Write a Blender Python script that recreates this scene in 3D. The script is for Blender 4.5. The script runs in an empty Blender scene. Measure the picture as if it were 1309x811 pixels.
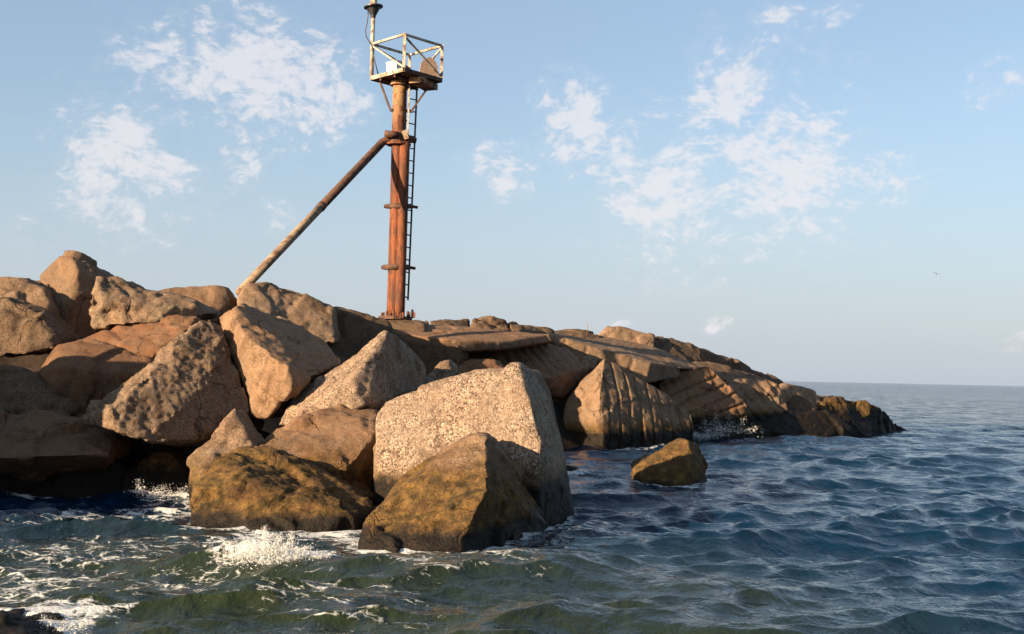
import bpy, bmesh, math, random
import numpy as np
from mathutils import Vector, Matrix

random.seed(7)
RNG = np.random.default_rng(11)
sc = bpy.context.scene
COL = sc.collection

# ------------------------------------------------------------------ camera
CAM_H, FPX = 2.0, 1500.0
PITCH, ROLL = math.atan(74.5 / FPX), math.radians(1.17)
fw = Vector((0, math.cos(PITCH), math.sin(PITCH)))
up0 = Vector((0, -math.sin(PITCH), math.cos(PITCH)))
rt0 = Vector((1, 0, 0))
RT = math.cos(ROLL) * rt0 + math.sin(ROLL) * up0
UP = -math.sin(ROLL) * rt0 + math.cos(ROLL) * up0
cam = bpy.data.cameras.new('camera')
cam.sensor_width = 36.0
cam.lens = 36.0 * FPX / 1309.0
cam.clip_start, cam.clip_end = 0.1, 30000.0
camo = bpy.data.objects.new('camera', cam)
COL.objects.link(camo)
m = Matrix((RT, UP, -fw)).transposed().to_4x4()
m.translation = (0, 0, CAM_H)
camo.matrix_world = m
sc.camera = camo

# ------------------------------------------------------------------ light
SUN_AZ_LEFT, SUN_EL = math.radians(51), math.radians(16)
sun_dir = Vector((-math.sin(SUN_AZ_LEFT) * math.cos(SUN_EL), -math.cos(SUN_AZ_LEFT) * math.cos(SUN_EL), math.sin(SUN_EL)))
sl = bpy.data.lights.new('sun', 'SUN')
sl.energy, sl.angle, sl.color = 5.0, math.radians(0.5), (1.0, 0.735, 0.46)
so = bpy.data.objects.new('sun', sl)
COL.objects.link(so)
so.rotation_euler = (-sun_dir).to_track_quat('-Z', 'Y').to_euler()

sc.view_settings.view_transform = 'Standard'
sc.view_settings.look = 'None'
sc.view_settings.exposure = 1.75
sc.view_settings.gamma = 1.0
sc.cycles.use_denoising = True
sc.cycles.max_bounces = 6
sc.cycles.diffuse_bounces = 2


def P(u, v, d):
    """point on the ray of photo pixel (u, v) at ground distance d"""
    r = fw + RT * ((u - 654.5) / FPX) - UP * ((v - 405.5) / FPX)
    return Vector((0, 0, CAM_H)) + r * (d / r.y)


def D(u, v):
    r = fw + RT * ((u - 654.5) / FPX) - UP * ((v - 405.5) / FPX)
    return r.normalized()


# ------------------------------------------------------------------ node helper
class NT:
    def __init__(self, tree):
        self.t = tree
        self.n, self.l = tree.nodes, tree.links

    def new(self, kind, **kw):
        nd = self.n.new(kind)
        for k, v in kw.items():
            if k in ('inp',):
                for i, val in v.items():
                    self.set(nd.inputs[i], val)
            else:
                setattr(nd, k, v)
        return nd

    def set(self, sock, val):
        if hasattr(val, 'is_output') or isinstance(val, bpy.types.NodeSocket):
            self.l.new(val, sock)
        elif hasattr(val, 'outputs'):
            self.l.new(val.outputs[0], sock)
        else:
            if isinstance(val, tuple) and len(val) == 3 and sock.type == 'RGBA':
                val = val + (1,)
            sock.default_value = val

    def math(self, op, a, b=None, c=None, clamp=False):
        nd = self.n.new('ShaderNodeMath'); nd.operation = op; nd.use_clamp = clamp
        self.set(nd.inputs[0], a)
        if b is not None: self.set(nd.inputs[1], b)
        if c is not None: self.set(nd.inputs[2], c)
        return nd.outputs[0]

    def vmath(self, op, a, b=None):
        nd = self.n.new('ShaderNodeVectorMath'); nd.operation = op
        self.set(nd.inputs[0], a)
        if b is not None:
            if op == 'SCALE': self.set(nd.inputs['Scale'], b)
            else: self.set(nd.inputs[1], b)
        return nd.outputs['Value'] if op in ('DOT_PRODUCT', 'LENGTH', 'DISTANCE') else nd.outputs[0]

    def mix(self, f, a, b, mode='MIX'):
        nd = self.n.new('ShaderNodeMix'); nd.data_type = 'RGBA'; nd.blend_type = mode
        self.set(nd.inputs['Factor'], f)
        self.set(nd.inputs[6], a); self.set(nd.inputs[7], b)
        return nd.outputs[2]

    def ramp(self, f, a, b, lo=0.0, hi=1.0, smooth=True):
        nd = self.n.new('ShaderNodeMapRange'); nd.clamp = True
        nd.interpolation_type = 'SMOOTHSTEP' if smooth else 'LINEAR'
        self.set(nd.inputs[0], f)
        self.set(nd.inputs[1], a); self.set(nd.inputs[2], b)
        self.set(nd.inputs[3], lo); self.set(nd.inputs[4], hi)
        return nd.outputs[0]

    def noise(self, vec, scale, detail=4, rough=0.55, dist=0.0):
        nd = self.n.new('ShaderNodeTexNoise')
        self.set(nd.inputs['Vector'], vec)
        nd.inputs['Scale'].default_value = scale
        nd.inputs['Detail'].default_value = detail
        nd.inputs['Roughness'].default_value = rough
        nd.inputs['Distortion'].default_value = dist
        return nd.outputs['Fac']

    def voro(self, vec, scale, feature='F1', out='Distance'):
        nd = self.n.new('ShaderNodeTexVoronoi'); nd.feature = feature
        self.set(nd.inputs['Vector'], vec)
        nd.inputs['Scale'].default_value = scale
        return nd.outputs[out]


# ------------------------------------------------------------------ world sky with thin clouds
world = bpy.data.worlds.new('World')
sc.world = world
world.use_nodes = True
wt = NT(world.node_tree)
for nd in list(wt.n): wt.n.remove(nd)
sky = wt.new('ShaderNodeTexSky', sky_type='NISHITA')
sky.sun_disc = False
sky.sun_elevation = SUN_EL
sky.sun_rotation = math.atan2(sun_dir.x, sun_dir.y)
sky.air_density, sky.dust_density, sky.ozone_density = 1.0, 1.2, 1.6
tc = wt.new('ShaderNodeTexCoord')
dirv = wt.vmath('NORMALIZE', tc.outputs['Generated'])
sepd = wt.new('ShaderNodeSeparateXYZ'); wt.l.new(dirv, sepd.inputs[0])
warp = wt.new('ShaderNodeTexNoise'); wt.set(warp.inputs['Vector'], dirv)
warp.inputs['Scale'].default_value = 9.0; warp.inputs['Detail'].default_value = 3
wv = wt.vmath('SCALE', wt.vmath('SUBTRACT', warp.outputs['Color'], (0.5, 0.5, 0.5)), 0.05)
dv = wt.vmath('ADD', dirv, wv)
stretch = wt.vmath('MULTIPLY', dv, (1.0, 1.0, 1.7))
n1 = wt.noise(stretch, 22.0, 8, 0.6)
n2 = wt.noise(stretch, 58.0, 4, 0.55)
n3 = wt.noise(stretch, 150.0, 3, 0.5)
cover = wt.ramp(wt.noise(dirv, 3.0, 2, 0.5), 0.52, 0.75, 0.0, 0.75)
# cloud banks: (u, v, radius in px, strength)
BANKS = [(195, 75, 70, .8), (330, 95, 110, 1.0), (420, 120, 80, .85), (150, 215, 100, .95), (300, 215, 45, .8), (250, 285, 70, .5),
         (740, 165, 66, 1.0), (650, 215, 62, .8), (930, 115, 70, .9), (860, 245, 130, .88), (1000, 215, 135, .90), (1120, 225, 110, .68),
         (985, 30, 45, .7), (1065, 38, 35, .75), (1270, 115, 42, .7), (1265, 150, 50, .45), (360, 280, 45, .7), (912, 409, 20, 1.0), (928, 411, 16, .9), (775, 412, 26, .8),
         (700, 410, 30, .7), (20, 300, 70, .6), (1300, 435, 25, .8), (540, 180, 45, .4), (330, 25, 60, .5)]
cov = None
for (u, v, r, s) in BANKS:
    d = D(u, v)
    dd = wt.vmath('DISTANCE', dv, tuple(d))
    g = wt.ramp(dd, 0.0, 2.1 * r / FPX, s, 0.0)
    cov = g if cov is None else wt.math('MAXIMUM', cov, g)
# beyond the view the banks go on at the same scattered density
cov = wt.math('MAXIMUM', cov, wt.math('MULTIPLY', cover, wt.ramp(wt.vmath('DISTANCE', dirv, tuple(D(654, 250))), 0.5, 0.75, 0.0, 1.0)))
tex = wt.math('ADD', wt.math('ADD', wt.math('MULTIPLY', n1, 0.42), wt.math('MULTIPLY', n2, 0.42)), wt.math('MULTIPLY', n3, 0.20))
thr = wt.math('SUBTRACT', 0.80, wt.math('MULTIPLY', cov, 0.46))
cl = wt.ramp(wt.math('SUBTRACT', tex, thr), 0.0, 0.17)
cl = wt.math('MULTIPLY', cl, wt.ramp(cov, 0.0, 0.3))
haze = wt.ramp(sepd.outputs['Z'], -0.02, 0.24, 0.85, 0.0)
skyc = wt.mix(haze, wt.mix(0.45, wt.mix(1.0, sky.outputs[0], (1.05, 1.0, 0.97), 'MULTIPLY'), (1.95, 2.65, 3.5)), (2.72, 3.0, 3.4))
wisp = wt.math('MULTIPLY', wt.ramp(wt.math('SUBTRACT', tex, wt.math('SUBTRACT', thr, 0.10)), 0.0, 0.26), wt.ramp(cov, 0.0, 0.25))
cl = wt.math('MAXIMUM', wt.math('MULTIPLY', cl, 0.70), wt.math('MULTIPLY', wisp, 0.15))
cmix = wt.mix(cl, skyc, (4.5, 4.3, 4.35))
bg = wt.new('ShaderNodeBackground')
wt.l.new(cmix, bg.inputs[0])
SKY_STRENGTH = 0.06
bg.inputs[1].default_value = SKY_STRENGTH
wo = wt.new('ShaderNodeOutputWorld')
wt.l.new(bg.outputs[0], wo.inputs[0])


# ------------------------------------------------------------------ numpy noise
def _hash(ix, iy, iz, seed):
    h = (ix * 374761393 + iy * 668265263 + iz * 2147483647 + seed * 1274126177) & 0xFFFFFFFF
    h = ((h ^ (h >> 13)) * 1274126177) & 0xFFFFFFFF
    return ((h ^ (h >> 16)) & 0xFFFF).astype(np.float64) / 32767.5 - 1.0


def vnoise(p, seed=0):
    """gradient noise, about -1..1"""
    i = np.floor(p).astype(np.int64)
    f = p - i
    w = f * f * f * (f * (f * 6 - 15) + 10)
    out = 0.0
    for dx in (0, 1):
        wx = w[:, 0] if dx else 1 - w[:, 0]
        for dy in (0, 1):
            wy = w[:, 1] if dy else 1 - w[:, 1]
            for dz in (0, 1):
                wz = w[:, 2] if dz else 1 - w[:, 2]
                a, b, c = i[:, 0] + dx, i[:, 1] + dy, i[:, 2] + dz
                g = (_hash(a, b, c, seed) * (f[:, 0] - dx) + _hash(a, b, c, seed + 101) * (f[:, 1] - dy) + _hash(a, b, c, seed + 211) * (f[:, 2] - dz))
                out = out + g * (wx * wy * wz)
    return out * 1.7


ROTM = np.array([[0.36, 0.48, -0.8], [-0.8, 0.6, 0.0], [0.48, 0.64, 0.6]])


def fbm(p, oct=3, seed=0, gain=0.5):
    a, s, o = 1.0, 0.0, 0.0
    for k in range(oct):
        p = p @ ROTM
        o = o + a * vnoise(p * (2.03 ** k) + 17.3 * k, seed + k)
        s += a; a *= gain
    return o / s


# ------------------------------------------------------------------ scene helpers
def tag(o, label=None, cat=None, group=None, kind=None):
    if label: o['label'] = label
    if cat: o['category'] = cat
    if group: o['group'] = group
    if kind: o['kind'] = kind
    return o


def link(name, me, mat=None, parent=None):
    o = bpy.data.objects.new(name, me)
    COL.objects.link(o)
    if mat: me.materials.append(mat)
    if parent: o.parent = parent
    return o


def mesh_of(bm, name, smooth=False):
    me = bpy.data.meshes.new(name)
    bm.normal_update()
    bm.to_mesh(me); bm.free()
    if smooth:
        me.polygons.foreach_set('use_smooth', [True] * len(me.polygons))
    return me


def basis(a, b):
    z = (b - a).normalized()
    x = z.orthogonal().normalized()
    return x, z.cross(x), z


def add_tube(bm, pts, r, seg=12, cap=True):
    """swept tube through pts; r may be a number or a list"""
    pts = [Vector(p) for p in pts]
    rs = r if isinstance(r, (list, tuple)) else [r] * len(pts)
    rings = []
    x = None
    for i, p in enumerate(pts):
        a = pts[max(i - 1, 0)]; b = pts[min(i + 1, len(pts) - 1)]
        z = (b - a).normalized()
        if x is None: x = z.orthogonal().normalized()
        x = (x - z * x.dot(z)).normalized()
        y = z.cross(x)
        rings.append([bm.verts.new(p + (x * math.cos(t) + y * math.sin(t)) * rs[i]) for t in (2 * math.pi * k / seg for k in range(seg))])
    for r0, r1 in zip(rings, rings[1:]):
        for k in range(seg):
            bm.faces.new((r0[k], r0[(k + 1) % seg], r1[(k + 1) % seg], r1[k]))
    if cap:
        bm.faces.new(rings[0][::-1]); bm.faces.new(rings[-1])


def add_bar(bm, a, b, w, h, upv=(0, 0, 1)):
    """rectangular bar from a to b, w across, h along upv"""
    a, b = Vector(a), Vector(b)
    z = (b - a).normalized()
    u = Vector(upv)
    x = z.cross(u)
    if x.length < 1e-4: x = z.orthogonal()
    x.normalize(); y = x.cross(z).normalized()
    vs = []
    for p in (a, b):
        for sx, sy in ((-1, -1), (1, -1), (1, 1), (-1, 1)):
            vs.append(bm.verts.new(p + x * (sx * w / 2) + y * (sy * h / 2)))
    for f in ((0, 3, 2, 1), (4, 5, 6, 7), (0, 1, 5, 4), (1, 2, 6, 5), (2, 3, 7, 6), (3, 0, 4, 7)):
        bm.faces.new([vs[i] for i in f])


def part(name, fn, mat, parent, smooth=False, bevel=0.0):
    bm = bmesh.new()
    fn(bm)
    if bevel:
        bmesh.ops.bevel(bm, geom=bm.edges[:], offset=bevel, segments=2, affect='EDGES', profile=0.6)
    return link(name, mesh_of(bm, name, smooth), mat, parent)


def new_mat(name):
    mt = bpy.data.materials.new(name)
    mt.use_nodes = True
    t = NT(mt.node_tree)
    bs = t.n['Principled BSDF']
    return mt, t, bs


# ------------------------------------------------------------------ rock material
def rock_material():
    mt, t, bs = new_mat('granite_rock')
    geo = t.new('ShaderNodeNewGeometry')
    pos = geo.outputs['Position']
    sep = t.new('ShaderNodeSeparateXYZ'); t.l.new(pos, sep.inputs[0])

    def attr(n):
        a = t.new('ShaderNodeAttribute', attribute_type='OBJECT', attribute_name=n)
        return a.outputs['Fac']
    pale = attr('pale')
    tone, grain, algae, wet, rust = attr('tone'), attr('grain'), attr('algae_z'), attr('wet_shade_z'), attr('ruddy')
    big = t.noise(pos, 1.3, 4, 0.6)
    mid = t.noise(pos, 6.0, 5, 0.62)
    fine = t.noise(pos, 34.0, 3, 0.6)
    tiny = t.noise(pos, 90.0, 2, 0.5)
    vc = t.new('ShaderNodeTexVoronoi'); t.l.new(pos, vc.inputs['Vector']); vc.inputs['Scale'].default_value = 50.0
    cell = t.new('ShaderNodeSeparateColor'); t.l.new(vc.outputs['Color'], cell.inputs[0])
    base = t.mix(t.ramp(mid, 0.3, 0.7), (0.300, 0.205, 0.140), (0.440, 0.325, 0.240))
    base = t.mix(t.ramp(big, 0.42, 0.68), base, (0.335, 0.270, 0.215))
    # crystals: pale feldspar, dark mica
    gf = t.mix(t.ramp(cell.outputs[0], 0.62, 0.80), base, (0.56, 0.46, 0.37))
    gf = t.mix(t.ramp(cell.outputs[1], 0.70, 0.86), gf, (0.105, 0.075, 0.058))
    gf = t.mix(t.math('MULTIPLY', t.ramp(fine, 0.52, 0.72), 0.6), gf, (0.16, 0.105, 0.075))
    vb = t.new('ShaderNodeTexVoronoi'); t.l.new(pos, vb.inputs['Vector']); vb.inputs['Scale'].default_value = 23.0
    cb = t.new('ShaderNodeSeparateColor'); t.l.new(vb.outputs['Color'], cb.inputs[0])
    gf = t.mix(t.math('MULTIPLY', t.ramp(cb.outputs[0], 0.80, 0.86), t.ramp(vb.outputs['Distance'], 0.5, 0.2)), gf, (0.075, 0.05, 0.04))
    gf = t.mix(t.math('MULTIPLY', t.ramp(cb.outputs[1], 0.78, 0.86), t.ramp(vb.outputs['Distance'], 0.55, 0.2)), gf, (0.62, 0.52, 0.43))
    base = t.mix(t.math('MULTIPLY', grain, t.ramp(t.noise(pos, 1.9, 4, 0.6), 0.36, 0.60, 0.40, 1.0)), t.mix(t.math('MULTIPLY', t.ramp(tiny, 0.4, 0.7), 0.35), base, (0.15, 0.1, 0.07)), gf)
    # weather stains and rusty run-off
    st = t.ramp(t.noise(t.vmath('MULTIPLY', pos, (1.0, 1.0, 0.45)), 2.6, 6, 0.68, 0.6), 0.50, 0.66)
    base = t.mix(t.math('MULTIPLY', st, 0.65), base, (0.12, 0.075, 0.045))
    base = t.mix(t.math('MULTIPLY', rust, t.ramp(mid, 0.25, 0.6)), base, (0.31, 0.13, 0.05))
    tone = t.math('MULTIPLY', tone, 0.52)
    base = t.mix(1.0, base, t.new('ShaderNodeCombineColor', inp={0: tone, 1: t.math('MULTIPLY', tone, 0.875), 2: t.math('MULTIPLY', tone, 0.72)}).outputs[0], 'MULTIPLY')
    hs = t.new('ShaderNodeHueSaturation'); t.l.new(base, hs.inputs['Color'])
    t.set(hs.inputs['Saturation'], t.ramp(pale, 0, 1, 0.95, 0.74, False)); t.set(hs.inputs['Value'], t.ramp(pale, 0, 1, 1.0, 1.02, False))
    base = hs.outputs[0]
    # hairline fractures
    cw = t.new('ShaderNodeTexNoise'); t.l.new(pos, cw.inputs['Vector']); cw.inputs['Scale'].default_value = 1.7; cw.inputs['Detail'].default_value = 5
    cwp = t.vmath('ADD', pos, t.vmath('SCALE', cw.outputs['Color'], 0.75))
    crk = t.math('MULTIPLY', t.ramp(t.voro(cwp, 0.85, 'DISTANCE_TO_EDGE'), 0.0, 0.016, 1.0, 0.0), t.ramp(t.noise(pos, 0.9, 3, 0.5), 0.46, 0.60))
    base = t.mix(t.math('MULTIPLY', crk, 0.8), base, (0.022, 0.015, 0.010))
    # black lichen freckles on the weathered tops
    lich = t.math('MULTIPLY', t.ramp(t.noise(pos, 11.0, 5, 0.7), 0.56, 0.66), t.ramp(big, 0.4, 0.6))
    base = t.mix(t.math('MULTIPLY', lich, 0.55), base, (0.02, 0.016, 0.013))
    # intertidal algae band and permanently wet foot, its black also painting shade on some rocks
    z = t.math('ADD', sep.outputs['Z'], t.math('MULTIPLY', t.math('SUBTRACT', t.noise(pos, 2.2, 5, 0.65), 0.5), 0.9))
    am = t.ramp(t.math('SUBTRACT', algae, z), -0.18, 0.35)
    alg = t.mix(t.ramp(t.noise(pos, 7.0, 5, 0.7), 0.36, 0.64), (0.026, 0.018, 0.005), (0.125, 0.070, 0.018))
    alg = t.mix(t.ramp(t.noise(pos, 3.0, 4, 0.6), 0.5, 0.7), alg, (0.058, 0.026, 0.009))
    alg = t.mix(t.math('MULTIPLY', t.ramp(fine, 0.5, 0.64), 0.7), alg, (0.011, 0.008, 0.004))
    base = t.mix(t.math('MULTIPLY', am, 0.9), base, alg)
    z2 = t.math('ADD', sep.outputs['Z'], t.math('MULTIPLY', t.math('SUBTRACT', t.noise(pos, 5.0, 5, 0.7), 0.5), 0.38))
    wm = t.ramp(t.math('SUBTRACT', wet, z2), -0.05, 0.12)
    weed = t.mix(t.ramp(t.noise(pos, 26.0, 3, 0.6), 0.45, 0.62), (0.004, 0.004, 0.003), (0.016, 0.009, 0.005))
    base = t.mix(wm, base, weed)
    t.l.new(base, bs.inputs['Base Color'])
    t.set(bs.inputs['Roughness'], t.ramp(wm, 0, 1, 0.88, 0.6))
    bs.inputs['Specular IOR Level'].default_value = 0.18
    h = t.math('ADD', t.math('MULTIPLY', t.noise(pos, 14.0, 6, 0.7), 0.020),
               t.math('MULTIPLY', t.noise(pos, 60.0, 4, 0.6), 0.015))
    h = t.math('ADD', h, t.math('MULTIPLY', t.math('MULTIPLY', vc.outputs['Distance'], grain), -0.010))
    h = t.math('SUBTRACT', h, t.math('MULTIPLY', crk, 0.018))
    bp = t.new('ShaderNodeBump', inp={'Height': h})
    bp.inputs['Strength'].default_value = 0.9
    bp.inputs['Distance'].default_value = 1.0
    t.l.new(bp.outputs[0], bs.inputs['Normal'])
    return mt


ROCK = rock_material()


def smooth_np(co, e, it):
    n = len(co)
    deg = np.bincount(e.ravel(), minlength=n).astype(float)[:, None]
    for _ in range(it):
        acc = np.empty_like(co)
        for k in range(3):
            acc[:, k] = np.bincount(e[:, 0], co[e[:, 1], k], n) + np.bincount(e[:, 1], co[e[:, 0], k], n)
        co = 0.45 * co + 0.55 * acc / deg
    return co


def remeshed(hulls, voxel):
    """voxel union of convex hulls given as point lists"""
    bm = bmesh.new()
    for pts in hulls:
        b2 = bmesh.new()
        for p in pts: b2.verts.new(p)
        r = bmesh.ops.convex_hull(b2, input=b2.verts[:])
        bad = [g for g in set(r['geom_interior'] + r['geom_unused']) if isinstance(g, bmesh.types.BMVert) and g.is_valid]
        bmesh.ops.delete(b2, geom=bad, context='VERTS')
        tmp = bpy.data.meshes.new('tmp'); b2.to_mesh(tmp); b2.free()
        bm.from_mesh(tmp); bpy.data.meshes.remove(tmp)
    bmesh.ops.recalc_face_normals(bm, faces=bm.faces[:])
    me = bpy.data.meshes.new('tmp'); bm.to_mesh(me); bm.free()
    ob = bpy.data.objects.new('tmp', me); COL.objects.link(ob)
    md = ob.modifiers.new('r', 'REMESH'); md.mode = 'VOXEL'; md.voxel_size = voxel
    bpy.context.view_layer.update()
    dg = bpy.context.evaluated_depsgraph_get()
    out = bpy.data.meshes.new_from_object(ob.evaluated_get(dg))
    bpy.data.objects.remove(ob); bpy.data.meshes.remove(me)
    return out


SEED = [0]


def facets(p, cell, grad, seed):
    """tilted flat plates meeting at sharp breaks: nearest seed point's own plane"""
    q = p / cell
    i0 = np.floor(q).astype(np.int64)
    best = np.full(len(q), 9.0); out = np.zeros(len(q))
    for dx in (-1, 0, 1):
        for dy in (-1, 0, 1):
            for dz in (-1, 0, 1):
                a, b, c = i0[:, 0] + dx, i0[:, 1] + dy, i0[:, 2] + dz
                f = np.stack([a + .5 + .45 * _hash(a, b, c, seed), b + .5 + .45 * _hash(a, b, c, seed + 1), c + .5 + .45 * _hash(a, b, c, seed + 2)], 1)
                v = q - f
                d = (v * v).sum(1)
                pl = (v[:, 0] * _hash(a, b, c, seed + 3) + v[:, 1] * _hash(a, b, c, seed + 4) + v[:, 2] * _hash(a, b, c, seed + 5)) * grad + 0.35 * grad * _hash(a, b, c, seed + 6)
                k = d < best
                best = np.where(k, d, best); out = np.where(k, pl, out)
    return out * cell




def shape_rock(name, label, hulls, voxel, rough=1.0, smooth=4, tone=1.0, grain=0.4, algae=0.35, wet=0.12, ruddy=0.0, pale=0.0,
               cat='boulder', grooves=None, pits=0.0, layers=0.0, group='granite jetty rocks', kind=None):
    SEED[0] += 1
    s = SEED[0] * 13
    me = remeshed(hulls, voxel)
    n = len(me.vertices)
    co = np.empty(n * 3); me.vertices.foreach_get('co', co); co = co.reshape(-1, 3)
    e = np.empty(len(me.edges) * 2, dtype=np.int64); me.edges.foreach_get('vertices', e); e = e.reshape(-1, 2)
    size = float(np.ptp(co, axis=0).max())
    co = smooth_np(co, e, max(1, smooth - 3))

    def normals(c):
        me.vertices.foreach_set('co', c.ravel()); me.update()
        nn = np.empty(n * 3); me.vertex_normals.foreach_get('vector', nn)
        return nn.reshape(-1, 3)
    nn = normals(co)
    L = min(size, 3.0)
    # broken planes: large soft dents, then sharp-edged chips, then grain
    dsp = 0.008 * L * rough * fbm(co / (0.42 * L), 2, s)
    wq = co + 0.04 * L * np.stack([fbm(co / (0.3 * L), 2, s + 61), fbm(co / (0.3 * L), 2, s + 62), fbm(co / (0.3 * L), 2, s + 63)], 1)
    dsp += rough * (facets(wq, 0.40 * L, 0.13, s + 64) + facets(wq, 0.15 * L, 0.10, s + 80))
    co = smooth_np(co + nn * dsp[:, None], e, 1)
    nn = normals(co)
    ch = fbm(co / (0.17 * L) + 5.0, 3, s + 5)
    chip = -np.clip(ch - 0.16, 0, 0.25) * 0.055 * L * rough
    dsp = chip + 0.0065 * L * rough * fbm(co / (0.09 * L), 3, s + 9)
    if pits:
        wq = co + 0.10 * np.stack([fbm(co / 0.3, 2, s + 25), fbm(co / 0.3, 2, s + 26), fbm(co / 0.3, 2, s + 27)], 1)
        pt = fbm(wq * np.array([1, 1, 0.7]) / 0.24, 4, s + 21, 0.6)
        dsp += -pits * np.clip(np.abs(pt) * 1.2 - 0.05, 0, 0.4) + pits * 0.35 * fbm(co / 0.09, 2, s + 23)
    if layers:
        q = (co[:, 2] + 0.25 * co[:, 0]) / 0.11 + 1.2 * fbm(co / 0.8, 2, s + 30)
        dsp += layers * (np.abs((q % 1.0) - 0.5) - 0.25)
    dsp += 0.006 * rough * fbm(co / max(0.05, 2.5 * voxel), 2, s + 12, 0.7) * (L / 1.5)
    # thin cracks
    ck = np.abs(fbm(co / (0.5 * L) + 31.0, 3, s + 40))
    dsp -= 0.02 * rough * np.exp(-(ck / 0.018) ** 2) * (fbm(co / (0.8 * L), 1, s + 44) > 0.05)
    if grooves:
        for (ax, sp, dep, width, nmask, nmin, ph) in grooves:
            ax = np.array(ax); nm = np.array(nmask)
            q = co @ ax / sp + ph + 0.10 * fbm(co / 0.9, 2, s + 50)
            f = np.abs((q % 1.0) - 0.5)
            jit = 0.7 + 0.6 * (np.sin(np.floor(q) * 12.9898) * 43758.5 % 1.0)
            mk = np.clip((nn @ nm - nmin) / 0.15, 0, 1)
            dsp -= mk * dep * jit * np.exp(-((0.5 - f) / width) ** 2)
            dsp += mk * 0.35 * dep * np.sin(np.floor(q) * 7.1)
    co = co + nn * dsp[:, None]
    me.vertices.foreach_set('co', co.ravel())
    me.polygons.foreach_set('use_smooth', [True] * len(me.polygons))
    me.update()
    c0 = np.array([co[:, 0].mean(), co[:, 1].mean(), co[:, 2].min()])
    me.vertices.foreach_set('co', (co - c0).ravel())
    me.update()
    me.name = name
    o = link(name, me, ROCK)
    o.location = c0
    o['tone'], o['grain'], o['algae_z'], o['wet_shade_z'], o['ruddy'] = float(tone), float(grain), float(algae), float(wet), float(ruddy)
    o['pale'] = float(pale)
    if kind: tag(o, label, None, None, kind)
    else: tag(o, label, cat, group)
    return o


def hull_px(d, pts, T=1.6, shrink=0.82, base=None, drop=0.0):
    """hull corners: visible corners (u, v, extra depth), a smaller rear side T metres behind, an optional foot at height base"""
    cu = sum(p[0] for p in pts) / len(pts); cv = sum(p[1] for p in pts) / len(pts)
    W = [P(u, v, d + dy) for u, v, dy in pts]
    mx = max(p[2] for p in pts)
    cen = sum(W, Vector()) / len(W)
    out = [tuple(w) for w in W]
    for (u, v, dy), w in zip(pts, W):
        q = cen + (w - cen) * shrink
        q.y = d + max(mx * 0.6 + dy * 0.4, 0) + T
        q.z = cen.z + (w.z - cen.z) * shrink - drop
        out.append(tuple(q))
    if base is not None:
        for (u, v, dy), w in zip(pts, W):
            if v > cv - 1:
                q = cen + (w - cen) * 0.96
                out.append((q.x, q.y + 0.05, base))
    return out


def rock(name, label, d, pts, voxel=0.05, T=1.6, shrink=0.82, base=None, drop=0.0, extra=None, **kw):
    hs = [hull_px(d, pts, T, shrink, base, drop)]
    for ex in (extra or []):
        hs.append(hull_px(*ex))
    return shape_rock(name, label, hs, voxel, **kw)


# ================================================================== SEA
COMPS = []


def build_waves():
    r = np.random.default_rng(5)
    main = math.radians(-68)            # waves run in from the open side towards the rocks and the viewer
    for lam in np.geomspace(0.28, 9.0, 84):
        th = main + r.normal(0, 0.55 if lam < 2 else 0.38)
        a = 0.0175 * lam ** 0.55 * (0.6 + 0.8 * r.random())
        if lam > 1.4: a *= (1.4 / lam) ** 0.45
        k = 2 * math.pi / lam
        COMPS.append((k * math.cos(th), k * math.sin(th), a * 0.46, r.random() * 6.283, lam))


build_waves()


def graded(lo, hi, step, outlo, outhi, g):
    a = list(np.arange(lo, hi, step))
    s, x = step, hi
    while x < outhi:
        a.append(x); s *= g; x += s
    a.append(outhi)
    s, x = step, lo - step
    b = []
    while x > outlo:
        b.append(x); s *= g; x -= s
    b.append(outlo)
    return np.array(b[::-1] + a)


def graded_y():
    a, y = [], 8.2
    while y < 9000:
        a.append(y); y += max(0.035, 0.0046 * (y - 2)) if y < 60 else 0.011 * y
    b, y, s = [], 8.2, 0.05
    while y > -6000:
        y -= s; s *= 1.2
        b.append(y)
    return np.array(b[::-1] + a)


FOAM = []   # (x, y, radius, strength)


def foam_px(u, v, r, s):
    hz = 480 + (u - 654.5) * 0.0204
    d = CAM_H * FPX / (v - hz)
    p = P(u, v, d)
    FOAM.append((p.x, p.y, r, s))


for (u, v, r, s) in [(240, 640, .9, .75), (200, 655, 1.2, .7), (100, 660, 1.3, .6), (330, 688, .9, .75), (430, 678, .6, 1.0), (460, 690, .5, .9), (300, 700, .8, .8),
                     (345, 710, .55, 1.35), (370, 722, .5, 1.1), (300, 722, .5, .9), (90, 700, 1.3, .62), (60, 735, 1.1, .62), (170, 700, 1.1, .66), (240, 745, .9, .6),
                     (50, 795, .5, 1.2), (100, 790, .45, .95), (20, 760, .6, .6), (520, 712, .45, .8), (600, 700, .5, .65), (560, 735, .9, .45), (400, 760, 1.0, .45),
                     (470, 790, 1.2, .42), (640, 730, 1.0, .38), (210, 620, .6, .9), (465, 632, .5, 1.1), (890, 553, .9, .9), (940, 553, 1.6, .55), (730, 600, .6, .5),
                     (900, 620, 1.0, .3), (0, 700, 1.2, .55)]:
    foam_px(u, v, r, s)


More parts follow.
